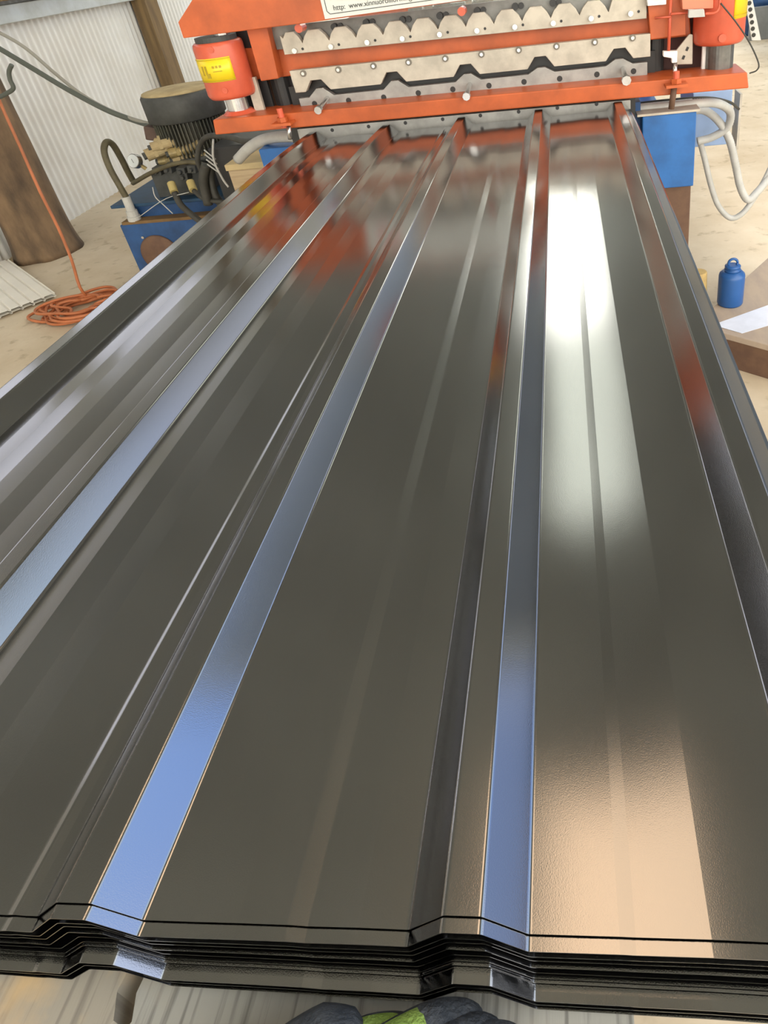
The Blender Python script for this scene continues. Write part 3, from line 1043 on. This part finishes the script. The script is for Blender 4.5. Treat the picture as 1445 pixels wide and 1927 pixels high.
# ================================================================== HYDRAULIC POWER UNIT
YT = 2.42
HU = empty('hydraulic_power_unit', (-1.2, YT + .2, 0), 'dusty blue hydraulic power unit with dark finned motor and hoses, left of the machine', 'hydraulic unit')
lo_l = P(226, 427, y=YT); lo_b = P(262, 503, y=YT)
zt = P(240, 420, y=YT + .02).z
bm = B()
bb(bm, lo_l.x, lo_l.x + .72, YT, YT + .46, .04, zt)
part('tank', bm, M['blue2'], HU, bevel=.004)
q = P(304, 478, y=YT)
bm = B(); lathe(bm, (q.x, YT, q.z), [(.085, -.002), (.085, .006), (.078, .010), (.02, .012)], 32, 'Y'); ic = part('inspection_cover', bm, M['brown'], HU)
q2 = P(270, 446, y=YT)
bm = B(); cyl(bm, (q2.x, YT - .008, q2.z), (q2.x, YT, q2.z), .006, seg=8); part('plug', bm, M['chrome'], HU)
bm = B(); bb(bm, lo_l.x + .015, lo_l.x + .72, YT - .002, YT + .05, zt, zt + .012); part('dusty_ledge', bm, mat('dusty_ledge', (.20, .12, .05), .9, var=.3), HU)
z2 = P(228, 384, y=YT + .05).z
bm = B(); bb(bm, lo_l.x + .03, lo_l.x + .70, YT + .05, YT + .44, zt, z2 - .014); part('tank_top', bm, M['blue2'], HU, bevel=.003)
bm = B(); bb(bm, lo_l.x - .03, lo_l.x + .72, YT + .035, YT + .46, z2 - .013, z2); part('lid', bm, mat('teal_lid', (.015, .06, .13), .5, var=.3, scale=10), HU, bevel=.002)
for xx in (lo_l.x + .06, lo_l.x + .62):
    bm = B(); bb(bm, xx, xx + .05, YT + .03, YT + .43, 0, .04); part('foot', bm, M['brown'], HU)
# motor
YM = YT + .27
mc = P(362, 240, y=YM)
mr = .148
ztop = P(350, 178, y=YM - .05).z + .015
zband = P(355, 232, y=YM - mr).z
zfin = P(365, 285, y=YM - mr).z - .03
bm = B(); lathe(bm, (mc.x, YM, 0), [(mr * 1.0, zband), (mr * 1.04, zband + .004), (mr * 1.04, ztop - .012), (mr * .99, ztop - .002)], 44); part('fan_cowl', bm, M['darkgrey'], HU)
bm = B(); lathe(bm, (mc.x, YM, 0), [(mr * .985, ztop - .002), (mr * .97, ztop + .004), (mr * .6, ztop + .010), (.01, ztop + .012)], 44); part('dusty_cowl_top', bm, M['dust'], HU)
bm = B()
cyl(bm, (mc.x, YM, zfin), (mc.x, YM, zband + .002), mr * .86, seg=36)
for k in range(60):
    an = 6.28318 * k / 60
    rr = mr * .91
    box(bm, (mc.x + rr * math.cos(an), YM + rr * math.sin(an), (zfin + zband) / 2), (mr * .14, .004, zband - zfin), Matrix.Rotation(an, 3, 'Z'))
part('motor_body', bm, M['fin'], HU)
bm = B(); lathe(bm, (mc.x, YM, 0), [(mr * .99, zfin - .02), (mr * .99, zfin + .002)], 36); cyl(bm, (mc.x, YM, z2), (mc.x, YM, zfin - .02), mr * .62, seg=28); part('motor_flange', bm, M['darkgrey'], HU)
q = P(293, 248, y=YM - .05)
bm = B(); box(bm, (q.x + .01, YM - .05, q.z), (.07, .09, .055), Matrix.Rotation(R(12), 3, 'Y')); part('terminal_box', bm, mat('rusty_box', (.12, .075, .06), .7, var=.3), HU, bevel=.006)
# valve manifold with dusty solenoids
YV = YT + .12
def V(u, v, y=None): return P(u, v, y=YV if y is None else y)
q = V(335, 318)
bm = B(); box(bm, (q.x, YV + .03, (q.z + z2) / 2), (.22, .11, abs(q.z - z2) * .9 + .02)); part('manifold', bm, M['darkgrey'], HU, bevel=.004)
valves = [((275, 293), (330, 272), .024), ((285, 278), (345, 262), .020), ((318, 290), (368, 276), .020), ((326, 302), (372, 292), .018), ((340, 284), (376, 268), .016), ((300, 304), (340, 298), .020), ((352, 298), (392, 294), .017)]
for i, ((u0, v0), (u1, v1), r) in enumerate(valves):
    a, b = V(u0, v0, YV - .02 + .01 * i), V(u1, v1, YV + .05)
    bm = B(); cyl(bm, a, b, r, seg=16)
    d = (b - a).normalized()
    cyl(bm, a + d * .03, a + d * .042, r * 1.18, seg=6)
    cyl(bm, a + d * .075, a + d * .085, r * 1.15, seg=16)
    s = part('solenoid_valve', bm, M['dust'] if i % 3 != 2 else M['brass'], HU)
    bm = B(); cyl(bm, a - d * .012, a + d * .001, r * .6, seg=10); obj('valve_cap', bm, M['darkgrey'], s)
for (u, v) in ((300, 262), (306, 255), (360, 262)):
    q = V(u, v, YV + .06); bm = B(); lathe(bm, q, [(.02, -.05), (.024, -.02), (.024, .0), (.017, .008)], 18); part('valve_knob', bm, M['dust'] if u != 360 else M['darkgrey'], HU)
for (u, v) in ((320, 316), (345, 320), (365, 316), (350, 330), (300, 320)):
    q = V(u, v, YV - .04); bm = B(); box(bm, q, (.035, .05, .03), Matrix.Rotation(R(8), 3, 'Y')); cyl(bm, q + Vector((0, -.025, 0)), q + Vector((0, -.04, 0)), .009, seg=8); part('port_block', bm, M['darkgrey'], HU, bevel=.003)
# gauge
q = V(250, 303, YV - .02)
g_ = Vector((-.15, -.9, .35)).normalized()
bm = B(); cyl(bm, q, q - g_ * .022, .0285, seg=28); gg = part('pressure_gauge', bm, M['chrome'], HU)
bm = B(); cyl(bm, q + g_ * .0015, q, .0255, seg=28); gf = obj('gauge_face', bm, M['glass'], gg)
bm = B(); box(bm, q + g_ * .0022, (.0015, .001, .018), g_.to_track_quat('Z', 'Y').to_matrix() @ Matrix.Rotation(R(90), 3, 'X') @ Matrix.Rotation(R(30), 3, 'Y')); obj('needle', bm, M['ink'], gg)
bm = B(); cyl(bm, q - g_ * .012, V(275, 318, YV), .008, seg=10); part('gauge_stem', bm, M['brass'], HU)
# fittings with yellow-tan collars
for (u, v), (u2, v2) in (((322, 345), (328, 362)), ((358, 342), (364, 358))):
    bm = B(); cyl(bm, P(u, v, y=YT + .02), P(u2, v2, y=YT - .01), .0155, seg=16); part('hose_fitting', bm, mat('tan_fitting', (.50, .40, .16), .6), HU)
bm = B(); cyl(bm, P(236, 370, y=YT + .02), P(247, 396, y=YT + .02), .017, seg=16); cyl(bm, P(247, 396, y=YT + .02), P(251, 406, y=YT + .02), .022, seg=12); cyl(bm, P(251, 406, y=YT + .02), P(254, 414, y=YT + .02), .026, seg=16); part('hose_fitting', bm, M['conduit'], HU)
# arched hose and others, plumbed to the unit
def hh(pts, r, mt=None):
    bm = B(); tube(bm, pts, r, seg=12); return part('hydraulic_hose', bm, mt or M['rubber'], HU)
olive = mat('olive_hose', (.10, .085, .045), .6, var=.3, scale=20)
hh([P(238, 372, y=YT + .02), P(224, 348, y=YT + .02), P(206, 315, y=YT + .03), P(196, 285, y=YT + .05), P(200, 268, y=YT + .08), P(212, 272, y=YT + .11), P(228, 298, y=YT + .13), P(240, 322, y=YT + .14), P(250, 340, y=YT + .15)], .0125, olive)
hh([P(250, 345, y=YT + .10), P(285, 325, y=YT + .03), P(330, 308, y=YT + .0), P(368, 306, y=YT + .0), P(400, 318, y=YT + .0), P(440, 345, y=YT - .05)], .0085, olive)
hh([P(382, 330, y=YT - .02), P(372, 300, y=YT - .03), P(378, 270, y=YT - .04), P(395, 256, y=YT - .1), P(430, 258, y=YT - .2), P(462, 266, y=YT - .3), P(500, 262, y=YT - .40)], .010)
hh([P(328, 362, y=YT - .01), P(340, 385, y=YT - .03), P(362, 405, y=YT - .06), P(395, 430, y=YT - .10)], .0125)
hh([P(364, 358, y=YT - .01), P(385, 375, y=YT - .03), P(420, 380, y=YT - .08), P(450, 385, y=YT - .1)], .009)
hh([P(402, 300, y=YT - .02), P(396, 330, y=YT - .02), P(404, 365, y=YT - .03), P(420, 390, y=YT - .05)], .016)
hh([P(388, 310, y=YT - .05), P(383, 340, y=YT - .05), P(392, 385, y=YT - .05)], .018)
for k in range(4):
    a, b = P(384 + 2 * k, 282 + 9 * k, y=YT - .08), P(406 + 3 * k, 300 + 9 * k, y=YT - .08)
    bm = B(); tube(bm, [a, b], .0028, n=1); part('signal_wire', bm, M['conduit'], HU)
bm = B(); tube(bm, [P(401, 262, y=YT - .1), P(402, 300, y=YT - .1), P(418, 335, y=YT - .1), P(430, 352, y=YT - .1)], .004); part('signal_wire', bm, M['conduit'], HU)
bm = B(); tube(bm, [P(287, 352, y=YT - .0), P(292, 370, y=YT - .01), P(305, 383, y=YT - .01), P(325, 402, y=YT - .02)], .0022); part('signal_wire', bm, M['conduit'], HU)
bm = B(); tube(bm, [P(262, 408, y=YT), P(310, 375, y=YT - .02), P(355, 362, y=YT - .02)], .0015); part('signal_wire', bm, M['conduit'], HU)
bm = B(); q0, q1 = P(405, 345, y=YT - .1), P(450, 270, y=YT - .1)
bb(bm, q0.x, q1.x + .12, YT - .08, YT + .2, q0.z - .12, q1.z - .01); part('pump_housing', bm, M['black'], HU, bevel=.01)

# blue machine corner and large grey hose between unit and machine, yellow-tan crate
hose('cable_conduit', [P(448, 300, y=2.02), P(470, 278, y=1.98), P(500, 262, y=1.95), P(545, 257, y=1.92), P(600, 262, y=1.90)], .017, M['conduit'],
     'thick grey hose curving under the left end of the orange beam', 'hose')
CR_ = empty('wooden_crate', (-.75, 2.2, 0), 'pale plywood crate behind the left edge of the sheets, beside the hydraulic unit', 'crate')
q0, q1 = P(437, 345, y=2.05), P(500, 303, y=2.05)
bm = B(); bb(bm, q0.x, q0.x + .22, 2.05, 2.25, .0, q1.z - .02); obj('body', bm, M['wood'], CR_, bevel=.002)
bm = B(); bb(bm, q0.x - .005, q0.x + .225, 2.045, 2.255, q1.z - .02, q1.z); obj('lid', bm, mat('crate_lid', (.56, .44, .24), .8, var=.15), CR_, bevel=.002)

# ================================================================== CABLES ON THE LEFT
hose('power_cable', [P(-120, 20, y=2.9), P(0, 92, y=2.86), P(60, 128, y=2.83), P(130, 170, y=2.8), P(200, 207, y=2.76), P(250, 226, y=2.75), P(288, 238, y=YM - .06)], .011,
     mat('grey_green_cable', (.085, .095, .08), .6), 'thick dark cable sagging from the upper left to the motor terminal box', 'cable')
hose('power_cable', [P(-90, 20, y=2.98), P(0, 62, y=2.96), P(50, 92, y=2.94), P(100, 135, y=2.92), P(150, 175, y=2.9), P(200, 204, y=2.85), P(250, 224, y=2.74), P(286, 234, y=YM - .05)], .0075,
     mat('grey_cable', (.30, .29, .25), .6), 'thinner grey cable running above the thick dark one to the motor', 'cable')
hose('power_cable', [P(22, 122, y=2.7), P(17, 135, y=2.7), P(19, 150, y=2.7), P(25, 166, y=2.7), P(12, 176, y=2.7), P(-10, 186, y=2.7), P(-60, 200, y=2.7)], .0085,
     mat('grey_green_cable', (0, 0, 0)), 'short bent dark cable end hanging in front of the corrugated wall at the left', 'cable')
# orange extension cord with coil
cord = []
for u, v, yy in ((-30, 110, 2.8), (0, 192, 2.76), (35, 270, 2.72), (75, 360, 2.66), (110, 430, 2.6), (135, 490, 2.54), (150, 540, 2.47)):
    cord.append(P(u, v, y=yy))
cc_ = P(165, 577, z=.02)
cord.append(Vector((cc_.x - .05, cc_.y + .09, .02)))
rad = []
for i in range(220):
    an = 1.9 + i * .28
    rr = .13 + .05 * math.sin(i * .37) + .02 * math.sin(i * 1.1)
    cord.append(Vector((cc_.x + rr * math.cos(an) * 1.15, cc_.y + rr * math.sin(an) * .8, .010 + .035 * i / 220 + .006 * math.sin(i * .9))))
for u, v in ((140, 603), (110, 603), (80, 606), (54, 600), (62, 590), (110, 575), (160, 566), (200, 548)):
    cord.append(P(u, v, z=.012))
bm = B(); tube(bm, cord, .0065, seg=8, n=3)
tag(obj('extension_cord', bm, M['cord']), 'orange extension cord hanging down and lying coiled on the floor at the left', 'cord')

# ================================================================== LOG POST AND CREAM SHEETS
bm = B()
lc = Vector((-2.612, 3.20))
prof = []
seg = 40
prevr = None
for j in range(40):
    z = 1.06 * j / 39
    base = .148 + .03 * math.exp(-z / .10)
    ring = []
    for k in range(seg):
        an = 6.28318 * k / seg
        r = base * (1 + .08 * noise.noise(Vector((math.cos(an) * 2, math.sin(an) * 2, z * 1.2))) + .03 * noise.noise(Vector((math.cos(an) * 9, math.sin(an) * 9, z * 2))))
        ring.append(bm.verts.new((lc.x + r * math.cos(an), lc.y + r * math.sin(an), z)))
    if prevr:
        for k in range(seg): bm.faces.new((prevr[k], prevr[(k + 1) % seg], ring[(k + 1) % seg], ring[k])).smooth = True
    else: bm.faces.new(list(reversed(ring)))
    prevr = ring
bm.faces.new(prevr)
tag(obj('log_post', bm, M['log']), 'thick brown log post with a flared dark foot by the corrugated wall', 'post')

# two cream ribbed sheets lying on the floor at the far left
c0, c1, c2 = P(103, 550, z=.03), P(0, 476, z=.03), P(0, 614, z=.03)
du = (c1 - c0).normalized()
dv = Vector((du.y, -du.x, 0))
if (c2 - c0).dot(dv) < 0: dv = -dv
du2 = du
for k in range(2):
    bm = B()
    prev = None
    s = 0
    n = 0
    while s < .95:
        for ds, dz in ((0, 0), (.004, -.006), (.010, -.006), (.014, 0)):
            p0 = c0 + dv * (s + ds) + Vector((0, 0, dz - .014 * k - .002))
            p1 = p0 + du2 * .78
            cur = (bm.verts.new(p0), bm.verts.new(p1), bm.verts.new(p0 - Vector((0, 0, .0008))), bm.verts.new(p1 - Vector((0, 0, .0008))))
            if prev:
                bm.faces.new((prev[0], cur[0], cur[1], prev[1]))
                bm.faces.new((prev[2], prev[3], cur[3], cur[2]))
                bm.faces.new((prev[0], prev[2], cur[2], cur[0]))
                bm.faces.new((prev[1], cur[1], cur[3], prev[3]))
            prev = cur
        s += .047
    o = obj('cream_sheet', bm, M['cream'])
    tag(o, ('upper' if k == 0 else 'lower') + ' cream grooved metal sheet on the floor at the far left edge', 'metal sheet', 'cream sheets on the floor')

# ================================================================== RIGHT SIDE: PLATFORM, BOTTLE, PAPER, BLOCK
PZ = .12
a, b = P(1344, 622, z=PZ), P(1447, 650, z=PZ)
dx = (b - a).normalized()
dy = Vector((-dx.y, dx.x, 0))
PF = empty('timber_platform', (a.x, a.y, 0), 'low timber platform on the floor carrying the blue bottle at the right', 'platform')
def slab(bm, s0, s1, t0, t1, z0, z1):
    vs = [bm.verts.new(a + dx * s + dy * t + Vector((0, 0, z - PZ))) for z in (z0, z1) for s, t in ((s0, t0), (s1, t0), (s1, t1), (s0, t1))]
    bm.faces.new(vs[:4]); bm.faces.new(vs[4:])
    for k in range(4): bm.faces.new((vs[k], vs[(k + 1) % 4], vs[4 + (k + 1) % 4], vs[4 + k]))
bm = B(); slab(bm, -.07, 1.2, 0, .62, PZ - .02, PZ); obj('top_board', bm, mat('dusty_plywood', (.44, .35, .27), .85, col2=(.36, .29, .24), scale=7, stretch=(3, 1, 1)), PF, bevel=.002)
bm = B(); slab(bm, -.065, 1.19, .004, .05, 0, PZ - .0205); obj('side_board', bm, M['brown'], PF, bevel=.002)
bm = B(); slab(bm, -.065, 1.19, .56, .61, 0, PZ - .0205); obj('side_board', bm, M['brown'], PF, bevel=.002)
# bottle
q = P(1373, 570, z=PZ)
bh = P(1377, 489, y=q.y).z - PZ
br_ = .041
BT = empty('drinking_bottle', (q.x, q.y, PZ), 'blue drinking bottle with a loop cap standing on the timber platform', 'bottle')
bm = B()
lathe(bm, (q.x, q.y, PZ), [(br_ * .93, 0), (br_, .006), (br_, bh * .64), (br_ * .96, bh * .69), (br_ * .78, bh * .735), (br_ * .60, bh * .76)], 36); obj('body', bm, M['bottle'], BT)
bm = B()
lathe(bm, (q.x, q.y, PZ), [(br_ * .62, bh * .76), (br_ * .62, bh * .80), (br_ * .52, bh * .805), (br_ * .52, bh * .84), (br_ * .60, bh * .845), (br_ * .60, bh * .87), (br_ * .42, bh * .89)], 30); cap = obj('cap', bm, M['bottle'], BT)
bm = B()
ring = [Vector((q.x + .014 * math.cos(t), q.y, PZ + bh * .925 + .0145 * math.sin(t))) for t in [6.28318 * i / 20 for i in range(21)]]
tube(bm, ring, .0042, n=1, seg=8); obj('cap_loop', bm, M['bottle'], cap)
# block of wood beside
q = P(1322, 575, z=PZ)
bm = B()
cyl(bm, (q.x - .012, q.y + .03, PZ), (q.x - .012, q.y + .03, PZ + .11), .030, .026, seg=14)
tag(obj('wood_stub', bm, mat('ochre_wood', (.42, .30, .13), .85, col2=(.60, .42, .16), scale=30), bevel=.003), 'short ochre wooden stub standing on the platform left of the blue bottle', 'wood block')
# paper
bm = B()
pp = [P(1341, 612, z=PZ), P(1396, 628, z=PZ), P(1470, 606, z=PZ), P(1470, 566, z=PZ)]
lo = [bm.verts.new(p + Vector((0, 0, .0008))) for p in pp]
hi = [bm.verts.new(p + Vector((0, 0, .0018))) for p in pp]
bm.faces.new(lo); bm.faces.new(hi)
for k in range(4): bm.faces.new((lo[k], lo[(k + 1) % 4], hi[(k + 1) % 4], hi[k]))
tag(obj('paper_sheet', bm, M['paper']), 'white sheet of paper lying on the timber platform before the blue bottle', 'paper')

# ================================================================== FAR RIGHT BACKGROUND
q0 = P(1428, 76, z=0); 
LS = empty('leaning_strip', (q0.x, q0.y, 0), 'white perforated metal strip leaning behind the right guide cylinder', 'metal strip')
bm = B()
ya = 4.2
pts = [xz(1415, 76, ya), xz(1432, 76, ya), xz(1414, -10, ya), xz(1400, -10, ya)]
prism(bm, pts, ya, ya + .012); o = obj('strip', bm, M['white'], LS, bevel=.001)
bm = B()
for k in range(7):
    q = P(1418 - 1.6 * k, 66 - 12 * k, y=ya - .001); cyl(bm, (q.x, ya - .002, q.z), (q.x, ya + .002, q.z), .012, seg=8)
obj('hole', bm, M['ink'], o)
q = P(1440, 74, z=0)
pz = P(1440, 12, y=q.y).z
bm = B(); bb(bm, q.x - .16, q.x + 1.2, q.y, q.y + .06, 0, pz)
tag(obj('grey_panel', bm, mat('grey_panel', (.22, .23, .23), .6, var=.15), bevel=.004), 'low grey metal panel standing behind the white leaning strip at the top right', 'panel')
DR = empty('blue_drum', (q.x + .1, q.y + .5, 0), 'blue plastic drum behind the low grey panel at the top right corner', 'drum')
dcx, dcy = q.x + .08, q.y + .5
bm = B(); lathe(bm, (dcx, dcy, 0), [(.27, 0), (.29, .03), (.29, .3), (.30, .31), (.29, .33), (.29, .6), (.30, .61), (.29, .63), (.29, .84), (.26, .88)], 36); obj('body', bm, M['blue2'], DR)
bm = B(); lathe(bm, (dcx, dcy, 0), [(.27, .882), (.27, .91), (.255, .915)], 36); obj('lid', bm, M['ink'], DR)

# ================================================================== GLOVE
GZ = BZ
GL = empty('work_glove', P(760, 1930, z=GZ), 'grey and lime work glove resting on the bench boards below the sheet stack', 'glove')
def G(u, v, h): return P(u, v, z=GZ + h)
def finger(pts, rad, tipfrac, name='finger'):
    ps = [G(*p) for p in pts]
    bm = B(); finger_chain(bm, ps, rad)
    f = obj(name, bm, M['glove'], GL)
    # lime knit back over the first part of the finger
    bm = B()
    n = len(ps)
    k = max(2, int(round(n * tipfrac)))
    up = [p + Vector((0, -.0005, .0022)) for p in ps[:k]]
    finger_chain(bm, up, [r * .93 for r in rad[:k]])
    obj('lime_back', bm, M['lime'], f)
    return f
finger([(540, 2080, .022), (610, 2020, .028), (675, 1972, .026), (722, 1956, .022), (765, 1956, .016), (800, 1966, .010)], [.013, .012, .0115, .011, .0105, .0095], .8)
finger([(610, 2085, .024), (690, 2015, .032), (760, 1968, .031), (818, 1938, .027), (868, 1932, .019), (905, 1946, .010)], [.014, .013, .0125, .012, .0115, .010], .66)
finger([(660, 2115, .024), (750, 2050, .032), (820, 2000, .032), (866, 1972, .027), (905, 1960, .019), (942, 1972, .010)], [.014, .013, .0125, .012, .0115, .010], .5)
finger([(700, 2110, .022), (800, 2040, .028), (870, 1995, .028), (915, 1975, .023), (950, 1972, .016), (975, 1980, .010)], [.013, .012, .0115, .011, .0105, .0095], .6)
finger([(540, 2110, .020), (600, 2120, .022), (680, 2140, .020), (760, 2150, .014), (800, 2150, .011)], [.016, .014, .013, .012, .0105], .5, 'thumb')
bm = B()
palm = [(480, 2080, .022), (560, 2050, .026), (640, 2040, .028), (720, 2070, .026)]
finger_chain(bm, [G(450, 2150, .022), G(540, 2100, .026), G(620, 2060, .028), G(700, 2040, .026)], [.026, .032, .034, .026], 20)
obj('palm', bm, M['glove'], GL)
bm = B()
finger_chain(bm, [G(330, 2260, .028), G(420, 2180, .026), G(500, 2130, .025)], [.030, .028, .027], 20)
obj('cuff', bm, M['lime'], GL)
